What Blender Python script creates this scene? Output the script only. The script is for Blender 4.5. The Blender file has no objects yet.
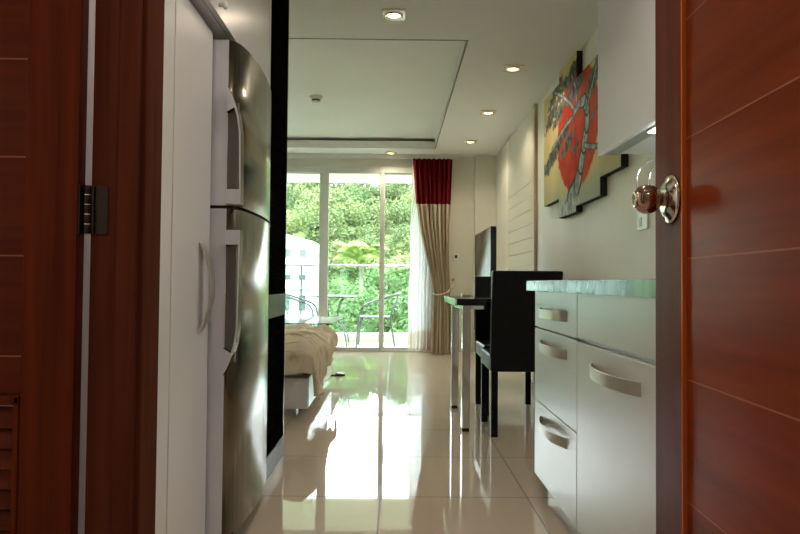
import bpy, bmesh, math, random
import numpy as np
from mathutils import Vector, Matrix, noise
PI = math.pi
rnd = random.Random(7)
scene = bpy.context.scene
C = scene.collection

# ------------------------------------------------------------------ helpers
class MB:
    """collects shapes for ONE mesh"""
    def __init__(s): s.v = []; s.f = []; s.m = []; s.sm = []
    def add(s, vs, fs, mi=0, smooth=False):
        n = len(s.v); s.v += [tuple(p) for p in vs]
        for f in fs: s.f.append(tuple(i + n for i in f)); s.m.append(mi); s.sm.append(smooth)
        return s
    def box(s, x0, x1, y0, y1, z0, z1, mi=0):
        x0, x1 = min(x0, x1), max(x0, x1); y0, y1 = min(y0, y1), max(y0, y1); z0, z1 = min(z0, z1), max(z0, z1)
        vs = [(x, y, z) for x in (x0, x1) for y in (y0, y1) for z in (z0, z1)]
        return s.add(vs, [(0, 1, 3, 2), (4, 6, 7, 5), (0, 4, 5, 1), (2, 3, 7, 6), (0, 2, 6, 4), (1, 5, 7, 3)], mi)
    def tube(s, pts, r, n=10, closed=False, mi=0):
        pts = [Vector(p) for p in pts]; N = len(pts)
        rr = r if isinstance(r, (list, tuple)) else [r] * N
        rings = []; prev = None
        for i, p in enumerate(pts):
            if closed: t = pts[(i + 1) % N] - pts[i - 1]
            else: t = pts[min(i + 1, N - 1)] - pts[max(i - 1, 0)]
            t.normalize()
            if prev is None:
                a = Vector((0, 0, 1)) if abs(t.z) < .9 else Vector((1, 0, 0))
                u = t.cross(a).normalized()
            else:
                u = prev - t * prev.dot(t); u.normalize()
            prev = u; w = t.cross(u)
            rings.append([p + (u * math.cos(2 * PI * k / n) + w * math.sin(2 * PI * k / n)) * rr[i] for k in range(n)])
        vs = [q for R in rings for q in R]; fs = []
        for i in range(N if closed else N - 1):
            j = (i + 1) % N
            for k in range(n): fs.append((i * n + k, i * n + (k + 1) % n, j * n + (k + 1) % n, j * n + k))
        if not closed: fs += [tuple(range(n - 1, -1, -1)), tuple((N - 1) * n + k for k in range(n))]
        return s.add(vs, fs, mi, True)
    def lathe(s, prof, o, ax='z', n=32, mi=0):
        """prof: (radius, height) pairs"""
        vs = []; fs = []; o = Vector(o)
        for r, h in prof:
            for k in range(n):
                a = 2 * PI * k / n; c, d = r * math.cos(a), r * math.sin(a)
                vs.append(o + Vector({'z': (c, d, h), 'x': (h, c, d), 'y': (d, h, c)}[ax]))
        for i in range(len(prof) - 1):
            for k in range(n): fs.append((i * n + k, i * n + (k + 1) % n, (i + 1) * n + (k + 1) % n, (i + 1) * n + k))
        fs += [tuple(range(n - 1, -1, -1)), tuple((len(prof) - 1) * n + k for k in range(n))]
        return s.add(vs, fs, mi, True)
    def prism(s, poly, a0, a1, ax='z', mi=0, smooth=False):
        """poly of 2-D points extruded along ax; the 2-D axes are the other two in order xyz"""
        def P(p, h): return {'z': (p[0], p[1], h), 'y': (p[0], h, p[1]), 'x': (h, p[0], p[1])}[ax]
        n = len(poly)
        vs = [P(p, a0) for p in poly] + [P(p, a1) for p in poly]
        s.add(vs, [tuple(range(n - 1, -1, -1)), tuple(range(n, 2 * n))] , mi)
        m = len(s.v) - 2 * n
        for i in range(n):
            j = (i + 1) % n
            s.f.append((m + i, m + j, m + n + j, m + n + i)); s.m.append(mi); s.sm.append(smooth)
        return s
    def grid(s, fn, nu, nv, mi=0, smooth=True):
        vs = [fn(i / nu, j / nv) for i in range(nu + 1) for j in range(nv + 1)]
        fs = [(i * (nv + 1) + j, (i + 1) * (nv + 1) + j, (i + 1) * (nv + 1) + j + 1, i * (nv + 1) + j + 1) for i in range(nu) for j in range(nv)]
        return s.add(vs, fs, mi, smooth)

ORG = {}
def obj(name, mb, mat, parent=None, bevel=0, seg=2, solid=0):
    """links the collected shapes as ONE mesh object (shapes are given in world space)"""
    me = bpy.data.meshes.new(name)
    org = ORG.get(parent.name, Vector()) if parent else Vector()
    me.from_pydata([Vector(p) - org for p in mb.v], [], mb.f)
    for m in (mat if isinstance(mat, (list, tuple)) else [mat]): me.materials.append(m)
    me.polygons.foreach_set('material_index', mb.m); me.polygons.foreach_set('use_smooth', mb.sm)
    bm = bmesh.new(); bm.from_mesh(me)
    if not solid: bmesh.ops.recalc_face_normals(bm, faces=bm.faces)
    bm.to_mesh(me); bm.free(); me.update()
    o = bpy.data.objects.new(name, me); C.objects.link(o)
    if parent: o.parent = parent
    ORG[o.name] = org
    if solid:
        d = o.modifiers.new('thick', 'SOLIDIFY'); d.thickness = solid; d.offset = 0
    if bevel:
        b = o.modifiers.new('bevel', 'BEVEL'); b.width = bevel; b.segments = seg; b.limit_method = 'ANGLE'; b.angle_limit = math.radians(40)
        b.harden_normals = True
    return o
def tag(o, label, cat, group=None, kind=None):
    o['label'] = label; o['category'] = cat
    if group: o['group'] = group
    if kind: o['kind'] = kind
    return o
def thing(name, label, cat, loc=(0, 0, 0), group=None):
    o = bpy.data.objects.new(name, None); C.objects.link(o); o.location = loc; o.empty_display_size = .1
    ORG[o.name] = Vector(loc)
    return tag(o, label, cat, group)
def struct(name, mb, mat, label=None, parent=None, **k):
    o = obj(name, mb, mat, parent, **k)
    if parent is None: o['kind'] = 'structure'
    if label: o['label'] = label
    return o
def dup(root, loc, label, group=None, scale=None, rz=0):
    r = root.copy(); C.objects.link(r); r.location = loc; r['label'] = label
    if group: r['group'] = group
    if scale: r.scale = scale
    r.rotation_euler = (0, 0, rz)
    for ch in list(root.children):
        c = ch.copy(); C.objects.link(c); c.parent = r
        for g in list(ch.children):
            d = g.copy(); C.objects.link(d); d.parent = c
    return r

# ------------------------------------------------------------------ materials
def mat(name, col=(.8, .8, .8), rough=.5, metal=0, spec=.5, coat=0, coat_rough=.03, emit=None, es=0):
    m = bpy.data.materials.new(name); m.use_nodes = True
    b = m.node_tree.nodes['Principled BSDF']
    b.inputs['Base Color'].default_value = (*col, 1); b.inputs['Roughness'].default_value = rough
    b.inputs['Metallic'].default_value = metal; b.inputs['Specular IOR Level'].default_value = spec
    b.inputs['Coat Weight'].default_value = coat; b.inputs['Coat Roughness'].default_value = coat_rough
    if emit: b.inputs['Emission Color'].default_value = (*emit, 1); b.inputs['Emission Strength'].default_value = es
    return m
def N(m, t): return m.node_tree.nodes.new(t)
def L(m, a, b): m.node_tree.links.new(a, b)
def B(m): return m.node_tree.nodes['Principled BSDF']
def noisy(m, c0, c1, scale=(1, 1, 1), nscale=5, detail=4, bump=0, lo=.35, hi=.65, dist=.002):
    """two-tone procedural colour from stretched noise, with an optional bump"""
    tc = N(m, 'ShaderNodeTexCoord'); mp = N(m, 'ShaderNodeMapping'); nz = N(m, 'ShaderNodeTexNoise'); rp = N(m, 'ShaderNodeValToRGB')
    mp.inputs['Scale'].default_value = scale; nz.inputs['Scale'].default_value = nscale; nz.inputs['Detail'].default_value = detail
    L(m, tc.outputs['Object'], mp.inputs['Vector']); L(m, mp.outputs[0], nz.inputs['Vector']); L(m, nz.outputs['Fac'], rp.inputs[0])
    rp.color_ramp.elements[0].position = lo; rp.color_ramp.elements[1].position = hi
    rp.color_ramp.elements[0].color = (*c0, 1); rp.color_ramp.elements[1].color = (*c1, 1)
    L(m, rp.outputs[0], B(m).inputs['Base Color'])
    if bump:
        bp = N(m, 'ShaderNodeBump'); bp.inputs['Strength'].default_value = bump; bp.inputs['Distance'].default_value = dist
        L(m, nz.outputs['Fac'], bp.inputs['Height']); L(m, bp.outputs[0], B(m).inputs['Normal'])
    return m
def glassy(name, tint=(1, 1, 1), refl=.5, ior=1.45, rough=0, dens=1.0):
    """thin architectural glass: see-through with a Fresnel reflection"""
    m = bpy.data.materials.new(name); m.use_nodes = True; nt = m.node_tree; nt.nodes.clear()
    out = N(m, 'ShaderNodeOutputMaterial'); mix = N(m, 'ShaderNodeMixShader'); tr = N(m, 'ShaderNodeBsdfTransparent'); gl = N(m, 'ShaderNodeBsdfGlossy'); fr = N(m, 'ShaderNodeFresnel')
    mul = N(m, 'ShaderNodeMath'); mul.operation = 'MULTIPLY'; mul.inputs[1].default_value = refl
    tr.inputs[0].default_value = (*tint, 1); gl.inputs['Roughness'].default_value = rough; fr.inputs[0].default_value = ior
    L(m, fr.outputs[0], mul.inputs[0]); L(m, mul.outputs[0], mix.inputs[0]); L(m, tr.outputs[0], mix.inputs[1]); L(m, gl.outputs[0], mix.inputs[2]); L(m, mix.outputs[0], out.inputs[0])
    return m

M = {}
M['wall'] = noisy(mat('cream wall paint', rough=.55, spec=.3), (.71, .69, .61), (.74, .72, .635), nscale=3, bump=.02)
M['ceil'] = noisy(mat('ceiling paint', rough=.8, spec=.2), (.75, .74, .71), (.77, .76, .73), nscale=2)
M['batten'] = noisy(mat('tan painted wood', rough=.5), (.50, .41, .29), (.54, .44, .31), nscale=3)
M['white'] = noisy(mat('white laminate', rough=.28), (.73, .71, .73), (.75, .73, .75), nscale=2)
M['lilac'] = noisy(mat('white lacquer', rough=.22), (.72, .70, .75), (.74, .72, .77), nscale=2)
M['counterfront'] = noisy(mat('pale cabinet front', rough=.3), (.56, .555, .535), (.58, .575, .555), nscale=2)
M['cladding'] = noisy(mat('glossy white cladding', rough=.12), (.74, .72, .64), (.76, .74, .66), nscale=2)
def wood(name, c0, c1, ax, rough=.3, spec=.14):
    sc = {'z': (26, 26, 1.1), 'y': (26, 1.1, 26), 'x': (1.1, 26, 26)}[ax]
    m = noisy(mat(name, rough=rough, spec=spec), c0, c1, sc, 1.6, 6, .05, .3, .72)
    return m
M['woodv'] = wood('mahogany, upright grain', (.068, .0095, .0025), (.115, .019, .005), 'z', .45, .06)
M['woodh'] = wood('mahogany, level grain', (.115, .016, .0025), (.18, .029, .005), 'y', .32, .06)
M['woodx'] = wood('mahogany plank', (.068, .009, .0025), (.10, .015, .004), 'x', .3, .08)
M['inlay'] = mat('pale groove strip', (.26, .09, .05), .5, spec=.1)  # one paler colour for the thin strips between the planks
M['bead'] = mat('orange varnished bead', (.46, .10, .015), .3, spec=.3)  # orange imitates a flash glint on the varnished stile edge
M['woodd'] = wood('dark mahogany frame', (.075, .017, .009), (.11, .029, .015), 'z', .6, .04)
M['black'] = noisy(mat('black wood grain', rough=.6, spec=.0), (.002, .002, .002), (.010, .0095, .009), (1.5, 1.5, 40), 2, 5, .1, .4, .7)
M['blackgloss'] = mat('black gloss', (.006, .006, .007), .12)
M['leather'] = noisy(mat('black leather', rough=.42, spec=.2), (.0025, .0025, .003), (.005, .005, .0055), nscale=60, bump=.12, dist=.001)
M['rubber'] = mat('black rubber', (.01, .01, .01), .6)
M['chrome'] = mat('chrome', (.72, .72, .72), .08, 1)
M['kick'] = mat('brushed grey metal', (.13, .13, .12), .38, 1)
M['satin'] = noisy(mat('satin nickel', rough=.36, metal=.65), (.60, .57, .51), (.66, .63, .57), (2, 60, 2), 3)
M['alu'] = noisy(mat('white aluminium', rough=.4), (.66, .66, .63), (.69, .69, .66), nscale=3)
M['alutube'] = mat('grey aluminium tube', (.17, .18, .18), .35, .5)
M['handrail'] = mat('pale grey handrail', (.42, .43, .42), .4, .3)
M['bronze'] = mat('dark bronze', (.035, .026, .022), .38, .8)
M['bronzering'] = mat('polished bronze', (.85, .74, .62), .2, 1)
M['knob'] = mat('antique copper', (.42, .30, .26), .1, 1)
M['rose'] = mat('polished nickel', (.58, .54, .47), .12, 1)
M['steel'] = noisy(mat('champagne steel', rough=.21, metal=1), (.155, .135, .10), (.18, .155, .115), (1, 1, 1), 3)
M['fridgeside'] = noisy(mat('silver painted steel', rough=.35, metal=.25), (.64, .65, .74), (.67, .68, .77), nscale=3)
M['fridgedark'] = mat('grey plastic pocket', (.13, .12, .11), .4)
M['gap'] = mat('dark gasket', (.012, .012, .014), .7)
M['win'] = glassy('window glass', (.95, .985, .965), .6)
M['rail'] = glassy('green balcony glass', (.80, .93, .89), .8)
M['tglass'] = glassy('table glass', (.86, .95, .93), 1.0)
M['ttop'] = glassy('pale frosted table glass', (.86, .95, .93), 1.0)
m = M['ttop']; nt = m.node_tree; mo = nt.nodes['Material Output']; prev = mo.inputs[0].links[0].from_socket
df_ = N(m, 'ShaderNodeBsdfDiffuse'); df_.inputs[0].default_value = (.80, .88, .86, 1); mm = N(m, 'ShaderNodeMixShader'); mm.inputs[0].default_value = .38
L(m, prev, mm.inputs[1]); L(m, df_.outputs[0], mm.inputs[2]); L(m, mm.outputs[0], mo.inputs[0])
M['glassedge'] = noisy(mat('green glass edge', rough=.12, spec=.25), (.02, .045, .042), (.13, .20, .19), (1, 3.5, 1), 3, 3, 0, .4, .62)
M['glasstop'] = mat('white back-painted glass', (.55, .66, .62), .04)
M['plastic'] = mat('white plastic', (.72, .72, .69), .35)
M['darkplastic'] = mat('dark plastic', (.012, .012, .013), .35)
M['screen'] = mat('dark screen glass', (.008, .008, .010), .06, spec=.9)
M['red'] = noisy(mat('deep red cloth', rough=.85, spec=.15), (.16, .004, .010), (.22, .008, .016), (40, 40, 2), 3, bump=.1)
M['balcony'] = noisy(mat('pale balcony concrete', rough=.8), (.78, .76, .69), (.84, .82, .75), nscale=4)
M['soffit'] = noisy(mat('balcony soffit paint', rough=.8), (.86, .82, .73), (.88, .84, .75), nscale=3)
M['canvasedge'] = mat('black canvas edge', (.01, .01, .011), .6)
M['sheet'] = noisy(mat('white bed sheet', rough=.9, spec=.1), (.74, .74, .72), (.78, .78, .76), nscale=12, bump=.1)
M['building'] = noisy(mat('white render', rough=.9), (.42, .42, .42), (.46, .46, .46), nscale=1)
M['bwin'] = mat('grey blue window', (.05, .065, .065), .7, spec=.1)
M['earth'] = noisy(mat('green ground', rough=1, spec=0), (.05, .085, .03), (.13, .15, .07), nscale=.35, detail=8)
M['bark'] = noisy(mat('grey bark', rough=.95), (.06, .05, .035), (.11, .09, .065), (6, 6, 1), 2, 4, .4)
M['lamp'] = mat('lit lamp', (1, .9, .7), .4, emit=(1, .66, .28), es=2.6)
M['lampglass'] = mat('downlight glass plate', (.80, .70, .50), .12)

# floor tiles
m = M['floor'] = mat('glossy beige porcelain tile', rough=.028, spec=.62)
tc = N(m, 'ShaderNodeTexCoord'); mp = N(m, 'ShaderNodeMapping'); bk = N(m, 'ShaderNodeTexBrick'); nz = N(m, 'ShaderNodeTexNoise')
mp.inputs['Location'].default_value = (.053, -2.628, 0)
bk.offset = 0; bk.inputs['Scale'].default_value = 1; bk.inputs['Brick Width'].default_value = .6; bk.inputs['Row Height'].default_value = .6
bk.inputs['Mortar Size'].default_value = .0035; bk.inputs['Mortar Smooth'].default_value = 0
bk.inputs['Color1'].default_value = (.66, .55, .44, 1); bk.inputs['Color2'].default_value = (.675, .565, .455, 1); bk.inputs['Mortar'].default_value = (.20, .17, .13, 1)
nz.inputs['Scale'].default_value = 6; nz.inputs['Detail'].default_value = 5
mx = N(m, 'ShaderNodeMixRGB'); mx.blend_type = 'MULTIPLY'; mx.inputs[0].default_value = .08
L(m, tc.outputs['Object'], mp.inputs[0]); L(m, mp.outputs[0], bk.inputs['Vector']); L(m, tc.outputs['Object'], nz.inputs['Vector'])
L(m, bk.outputs['Color'], mx.inputs[1]); L(m, nz.outputs['Color'], mx.inputs[2]); L(m, mx.outputs[0], B(m).inputs['Base Color'])
rr = N(m, 'ShaderNodeMath'); rr.operation = 'MULTIPLY_ADD'; rr.inputs[1].default_value = .5; rr.inputs[2].default_value = .028
L(m, bk.outputs['Fac'], rr.inputs[0]); L(m, rr.outputs[0], B(m).inputs['Roughness'])

# striped cloths
def stripes(name, cols, scale, ax, warp=.6, rough=.9):
    m = mat(name, rough=rough, spec=.12)
    tc = N(m, 'ShaderNodeTexCoord'); mp = N(m, 'ShaderNodeMapping'); nz = N(m, 'ShaderNodeTexNoise'); rp = N(m, 'ShaderNodeValToRGB')
    mp.inputs['Scale'].default_value = tuple(scale if k == ax else warp for k in 'xyz')
    nz.inputs['Scale'].default_value = 1; nz.inputs['Detail'].default_value = 3; nz.inputs['Roughness'].default_value = .7
    L(m, tc.outputs['Object'], mp.inputs[0]); L(m, mp.outputs[0], nz.inputs['Vector']); L(m, nz.outputs['Fac'], rp.inputs[0])
    cr = rp.color_ramp
    while len(cr.elements) < len(cols): cr.elements.new(.5)
    for e, (p, c) in zip(cr.elements, cols): e.position = p; e.color = (*c, 1)
    L(m, rp.outputs[0], B(m).inputs['Base Color'])
    return m
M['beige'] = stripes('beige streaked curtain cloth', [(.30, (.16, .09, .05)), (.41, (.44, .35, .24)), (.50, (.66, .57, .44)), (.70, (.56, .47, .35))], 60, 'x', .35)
M['blanket'] = stripes('beige striped blanket', [(.28, (.24, .13, .08)), (.36, (.68, .58, .46)), (.50, (.80, .71, .58)), (.62, (.75, .64, .50)), (.67, (.56, .34, .15)), (.73, (.76, .65, .51))], 16, 'y', 1.2)
m = M['sheer'] = bpy.data.materials.new('white sheer cloth'); m.use_nodes = True; m.node_tree.nodes.clear()
out = N(m, 'ShaderNodeOutputMaterial'); mix = N(m, 'ShaderNodeMixShader'); mi2 = N(m, 'ShaderNodeMixShader'); tr = N(m, 'ShaderNodeBsdfTransparent'); df = N(m, 'ShaderNodeBsdfDiffuse'); tl = N(m, 'ShaderNodeBsdfTranslucent')
tc = N(m, 'ShaderNodeTexCoord'); sx = N(m, 'ShaderNodeSeparateXYZ'); rp = N(m, 'ShaderNodeValToRGB'); nz = N(m, 'ShaderNodeTexNoise'); nz.inputs['Scale'].default_value = 7
L(m, tc.outputs['Object'], sx.inputs[0]); L(m, tc.outputs['Object'], nz.inputs['Vector'])
ad = N(m, 'ShaderNodeMath'); ad.operation = 'MULTIPLY_ADD'; ad.inputs[1].default_value = .12
L(m, nz.outputs['Fac'], ad.inputs[0]); L(m, sx.outputs['Z'], ad.inputs[2]); L(m, ad.outputs[0], rp.inputs[0])
for p, c in ((.0, (.62, .48, .44)), (.30, (.66, .53, .48)), (.36, (.84, .83, .84)), (1, (.86, .86, .87))):
    e = rp.color_ramp.elements.new(p) if p not in (0, 1) else rp.color_ramp.elements[0 if p == 0 else -1]
    e.position = p; e.color = (*c, 1)
L(m, rp.outputs[0], df.inputs[0]); L(m, rp.outputs[0], tl.inputs[0]); mi2.inputs[0].default_value = .5; mix.inputs[0].default_value = .86
L(m, df.outputs[0], mi2.inputs[1]); L(m, tl.outputs[0], mi2.inputs[2]); L(m, tr.outputs[0], mix.inputs[1]); L(m, mi2.outputs[0], mix.inputs[2]); L(m, mix.outputs[0], out.inputs[0])

def leafmat(name, c0, c1):
    m = mat(name, rough=.6, spec=.25); nt = m.node_tree
    oi = N(m, 'ShaderNodeObjectInfo'); ge = N(m, 'ShaderNodeNewGeometry'); rp = N(m, 'ShaderNodeValToRGB'); ad = N(m, 'ShaderNodeMath'); ad.operation = 'MULTIPLY_ADD'
    ad.inputs[1].default_value = .6; hl = N(m, 'ShaderNodeMath'); hl.operation = 'MULTIPLY'; hl.inputs[1].default_value = .4
    L(m, ge.outputs['Random Per Island'], hl.inputs[0]); L(m, oi.outputs['Random'], ad.inputs[0]); L(m, hl.outputs[0], ad.inputs[2]); L(m, ad.outputs[0], rp.inputs[0])
    rp.color_ramp.elements[0].color = (*c0, 1); rp.color_ramp.elements[1].color = (*c1, 1)
    tl = N(m, 'ShaderNodeBsdfTranslucent'); mx = N(m, 'ShaderNodeMixShader'); mx.inputs[0].default_value = .35
    L(m, rp.outputs[0], B(m).inputs['Base Color']); L(m, rp.outputs[0], tl.inputs[0])
    L(m, B(m).outputs[0], mx.inputs[1]); L(m, tl.outputs[0], mx.inputs[2]); L(m, mx.outputs[0], nt.nodes['Material Output'].inputs[0])
    return m
M['leaf'] = leafmat('broad leaves', (.036, .075, .026), (.15, .19, .065))
M['palmleaf'] = leafmat('palm leaves', (.13, .22, .05), (.19, .27, .07))

# ------------------------------------------------------------------ the setting
CZ = 2.48
XW = 1.26
struct('floor', MB().box(-3.6, 1.4, -1.7, 8.22, -.1, 0), M['floor'])
cb = MB()
cb.box(-3.6, 1.4, -1.7, 4.2, CZ, CZ + .09).box(.465, 1.4, 4.2, 7.63, CZ, CZ + .09).box(-3.6, 1.4, 7.63, 8.22, CZ, CZ + .09).box(-3.6, -3.0, 4.2, 7.63, CZ, CZ + .09)
cb.box(-3.2, .64, 4.02, 7.80, CZ + .125, CZ + .17)
cb.box(-3.6, 1.4, -1.7, 4.02, CZ + .09, CZ + .17).box(.64, 1.4, 4.02, 8.22, CZ + .09, CZ + .17).box(-3.6, -3.2, 4.02, 8.22, CZ + .09, CZ + .17).box(-3.2, .64, 7.80, 8.22, CZ + .09, CZ + .17)
struct('ceiling', cb, M['ceil'])
struct('trim_6', MB().box(-3.0, .465, 4.190, 4.200, CZ - .003, CZ + .02).box(.465, .472, 4.190, 7.63, CZ - .003, CZ + .02), mat('painted shadow gap grey', (.30, .30, .26), .7), 'thin grey strip round the ceiling recess, its shadow gap painted in')  # darker paint imitates the shadow gap along the recess edge
struct('wall_right', MB().box(XW, XW + .12, -1.7, 8.42, 0, CZ), M['wall'])
# back wall with the opening of the sliding door, and a shallow pier in the corner
wb = MB().box(.44, XW, 8.10, 8.22, 0, CZ).box(-3.0, .44, 8.10, 8.22, 2.345, CZ).box(-3.6, -3.0, 8.10, 8.22, 0, CZ).box(1.00, XW, 8.0, 8.10, 0, CZ)
struct('wall_back', wb, M['wall'])
struct('wall_left', MB().box(-3.6, -3.5, 3.2, 8.10, 0, CZ), M['wall'])
struct('wall_partition', MB().box(-3.5, -1.22, 3.2, 3.3, 0, CZ).box(-1.32, -1.22, 1.62, 3.2, 0, CZ), M['wall'])
# bathroom behind the left-hand door
struct('wall_bathroom', MB().box(-2.0, -.58, 1.58, 1.62, 0, CZ).box(-2.1, -2.0, .2, 1.62, 0, CZ).box(-.66, -.58, 1.45, 1.58, 0, CZ).box(-.66, -.58, .2, .55, 0, CZ).box(-.66, -.58, .55, 1.45, 2.1, CZ), M['white'])
struct('trim_1', MB().box(-.675, -.571, 1.42, 1.452, 0, 2.10).box(-.675, -.571, .55, .582, 0, 2.10).box(-.675, -.571, .55, 1.452, 2.07, 2.10)
       .box(-.612, -.5725, 1.405, 1.425, 0, 2.075), M['woodd'], 'dark wooden frame of the left-hand door', bevel=.002)
struct('trim_2', MB().box(-.58, -.559, 1.427, 1.53, 0, 2.18).box(-.58, -.559, .47, .575, 0, 2.18).box(-.58, -.559, .47, 1.53, 2.08, 2.18), M['woodd'], 'dark wooden casing round the left-hand door', bevel=.004)
struct('wall_entry', MB().box(-2.1, -.50, .08, .2, 0, CZ).box(.45, XW, .08, .2, 0, CZ).box(-.50, .45, .08, .2, 2.1, CZ), M['wall'])
struct('trim_3', MB().box(-.50, -.46, .07, .21, 0, 2.1).box(.415, .45, .07, .15, 0, 2.1).box(-.46, .415, .07, .21, 2.06, 2.1), M['woodd'], 'dark wooden frame of the entrance')
struct('wall_corridor', MB().box(-1.5, -1.4, -1.7, .08, 0, CZ).box(-1.5, 1.26, -1.8, -1.7, 0, CZ), M['wall'])
# right wall: upright batten and glossy cladding of level boards
struct('trim_4', MB().box(XW - .03, XW, 5.66, 5.735, 0, CZ), M['batten'], 'upright batten between the picture and the clad wall', bevel=.003)
cl = MB(); z = .02
while z < 1.78: cl.box(XW - .016, XW, 5.74, 7.05, z, z + .124); z += .128
cl.box(XW - .016, XW, 5.74, 7.05, z, CZ - .004)
struct('wall_cladding', cl, M['cladding'], 'glossy white wall cladding of wide level boards', bevel=.002)

# left-hand door standing open into the bathroom, seen square on
d2 = struct('door_2', MB().box(-.805, -.69, 1.39, 1.425, .01, 2.055).box(-1.45, -1.335, 1.39, 1.425, .01, 2.055).box(-1.335, -.805, 1.39, 1.425, .01, .10).box(-1.335, -.805, 1.395, 1.420, .62, 2.055), M['woodv'], 'mahogany door with louvres standing open on the left', bevel=.002)
pb = MB(); zs = [.625, .705, .922, 1.137, 1.352, 1.567, 1.782, 2.05]
for a, b in zip(zs, zs[1:]): pb.box(-1.335, -.805, 1.392, 1.40, a + .0014, b - .0014)
for z in zs[1:-1]: pb.box(-1.335, -.805, 1.3916, 1.40, z - .0016, z + .0016, 1)
obj('door_panel', pb, [M['woodx'], M['inlay']], d2)
lv = MB()
for k in range(11):
    z = .115 + k * .0435
    lv.prism([(1.394, z), (1.400, z - .003), (1.421, z + .040), (1.415, z + .043)], -1.325, -.818, 'x')
obj('louvre', lv, M['woodx'], d2)
obj('louvre_frame', MB().box(-.818, -.805, 1.386, 1.424, .10, .62).box(-1.335, -1.322, 1.386, 1.424, .10, .62).box(-1.335, -.805, 1.386, 1.424, .60, .622), M['woodv'], d2, bevel=.003)
hg = obj('hinge', MB().box(-.668, -.636, 1.416, 1.4205, .972, 1.078).box(-.690, -.6865, 1.393, 1.4195, .972, 1.078), M['bronze'], d2)
hk = MB()
for k in range(5): hk.lathe([(.0072, 0), (.0085, .002), (.0085, .0185), (.0072, .0205)], (-.677, 1.408, .972 + k * .0214), n=16)
hk.box(-.690, -.664, 1.409, 1.416, .974, 1.076)
obj('knuckle', hk, M['bronze'], hg)
pn = MB()
for k in range(1, 5): pn.lathe([(.0078, -.002), (.0096, -.0008), (.0096, .0008), (.0078, .002)], (-.677, 1.408, .972 + k * .0214 - .0003), n=16)
obj('pin_ring', pn, M['bronzering'], hg)
ho = hg.copy(); C.objects.link(ho); ho.parent = d2; ho.location.z += .78
for g in list(hg.children):
    c = g.copy(); C.objects.link(c); c.parent = ho
# entrance door on the right, hinged near the viewer, with its knob at the far edge
ang = math.atan(.045)
def dpt(t, n, z):   # t along the door from the hinge, n out of the visible face
    x = .4135 + t * math.sin(ang) - n * math.cos(ang); y = .195 + t * math.cos(ang) + n * math.sin(ang)
    return (x, y, z)
def dbox(mb, t0, t1, n0, n1, z0, z1):
    vs = [dpt(t, n, z) for t in (t0, t1) for n in (n0, n1) for z in (z0, z1)]
    return mb.add(vs, [(0, 1, 3, 2), (4, 6, 7, 5), (0, 4, 5, 1), (2, 3, 7, 6), (0, 2, 6, 4), (1, 5, 7, 3)])
DW = .922
sb = MB(); dbox(sb, DW - .116, DW, -.04, 0, .008, 2.055); dbox(sb, 0, .116, -.04, 0, .008, 2.055); dbox(sb, .116, DW - .116, -.036, -.013, .008, 2.055)
d1 = struct('door_1', sb, M['woodv'], 'mahogany entrance door standing open on the right', bevel=.003)
pb = MB(); zs = [.008, .160, .348, .536, .724, .912, 1.10, 1.288, 1.476, 1.664, 1.852, 2.055]
for a, b in zip(zs, zs[1:]): dbox(pb, .116, DW - .116, -.0135, -.006, a + .0010, b - .0010)
for z in zs[1:-1]:
    k = len(pb.m); dbox(pb, .116, DW - .117, -.0135, -.0056, z - .0012, z + .0012); pb.m[k:] = [1] * (len(pb.m) - k)
obj('door_panel', pb, [M['woodh'], M['inlay']], d1)
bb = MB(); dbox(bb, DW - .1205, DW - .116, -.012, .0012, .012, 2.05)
obj('bead', bb, M['bead'], d1, bevel=.0015)['label'] = 'orange varnished bead along the stile'  # strip whose bright colour paints the edge highlight
tb = DW - .074
kx = Vector(dpt(tb, 0, 1.011))
rot = Matrix.Rotation(-ang, 4, 'Z')
def on_door(prof, n=40):
    mb = MB().lathe([(r, -h) for r, h in prof], (0, 0, 0), 'x', n)
    mb.v = [tuple(rot @ Vector(p) + kx) for p in mb.v]; return mb
rs = obj('knob_rose', on_door([(.040, 0), (.040, .003), (.037, .006), (.030, .008), (.026, .012), (.016, .013)]), M['rose'], d1)
kn = obj('knob', on_door([(.013, .010), (.0115, .014), (.0108, .016)] + [(.0242 * math.sin(math.radians(a)), .0395 - .0242 * math.cos(math.radians(a))) for a in range(27, 148, 8)] + [(.0125, .0600), (.006, .0606), (.006, .0584), (.0, .0584)]), M['knob'], d1)
lb = MB(); dbox(lb, DW - .0005, DW + .002, -.032, -.008, .93, 1.09)
obj('latch_plate', lb, M['rose'], d1)

# sliding glass door to the balcony
wf = MB().box(-3.0, .44, 8.115, 8.205, 2.27, 2.345).box(-3.0, .44, 8.115, 8.205, 0, .02).box(-3.0, -2.95, 8.115, 8.205, .02, 2.27).box(.385, .44, 8.115, 8.205, .02, 2.27)
w1 = struct('window_1', wf, M['alu'], 'white aluminium sliding glass door to the balcony', bevel=.002)
def sash(x0, x1, y, sl, sr):
    s = obj('sash', MB().box(x0, x0 + sl, y, y + .035, .02, 2.27).box(x1 - sr, x1, y, y + .035, .02, 2.27).box(x0 + sl, x1 - sr, y, y + .035, .02, .052).box(x0 + sl, x1 - sr, y, y + .035, 2.258, 2.27), M['alu'], w1, bevel=.002)
    obj('pane', MB().box(x0 + sl - .005, x1 - sr + .005, y + .014, y + .020, .048, 2.262), M['win'], s)
sash(-2.94, -1.88, 8.12, .06, .06); sash(-1.90, -.905, 8.162, .05, .066); sash(-.915, -.146, 8.12, .066, .052); sash(-.165, .40, 8.162, .03, .05)

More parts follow.
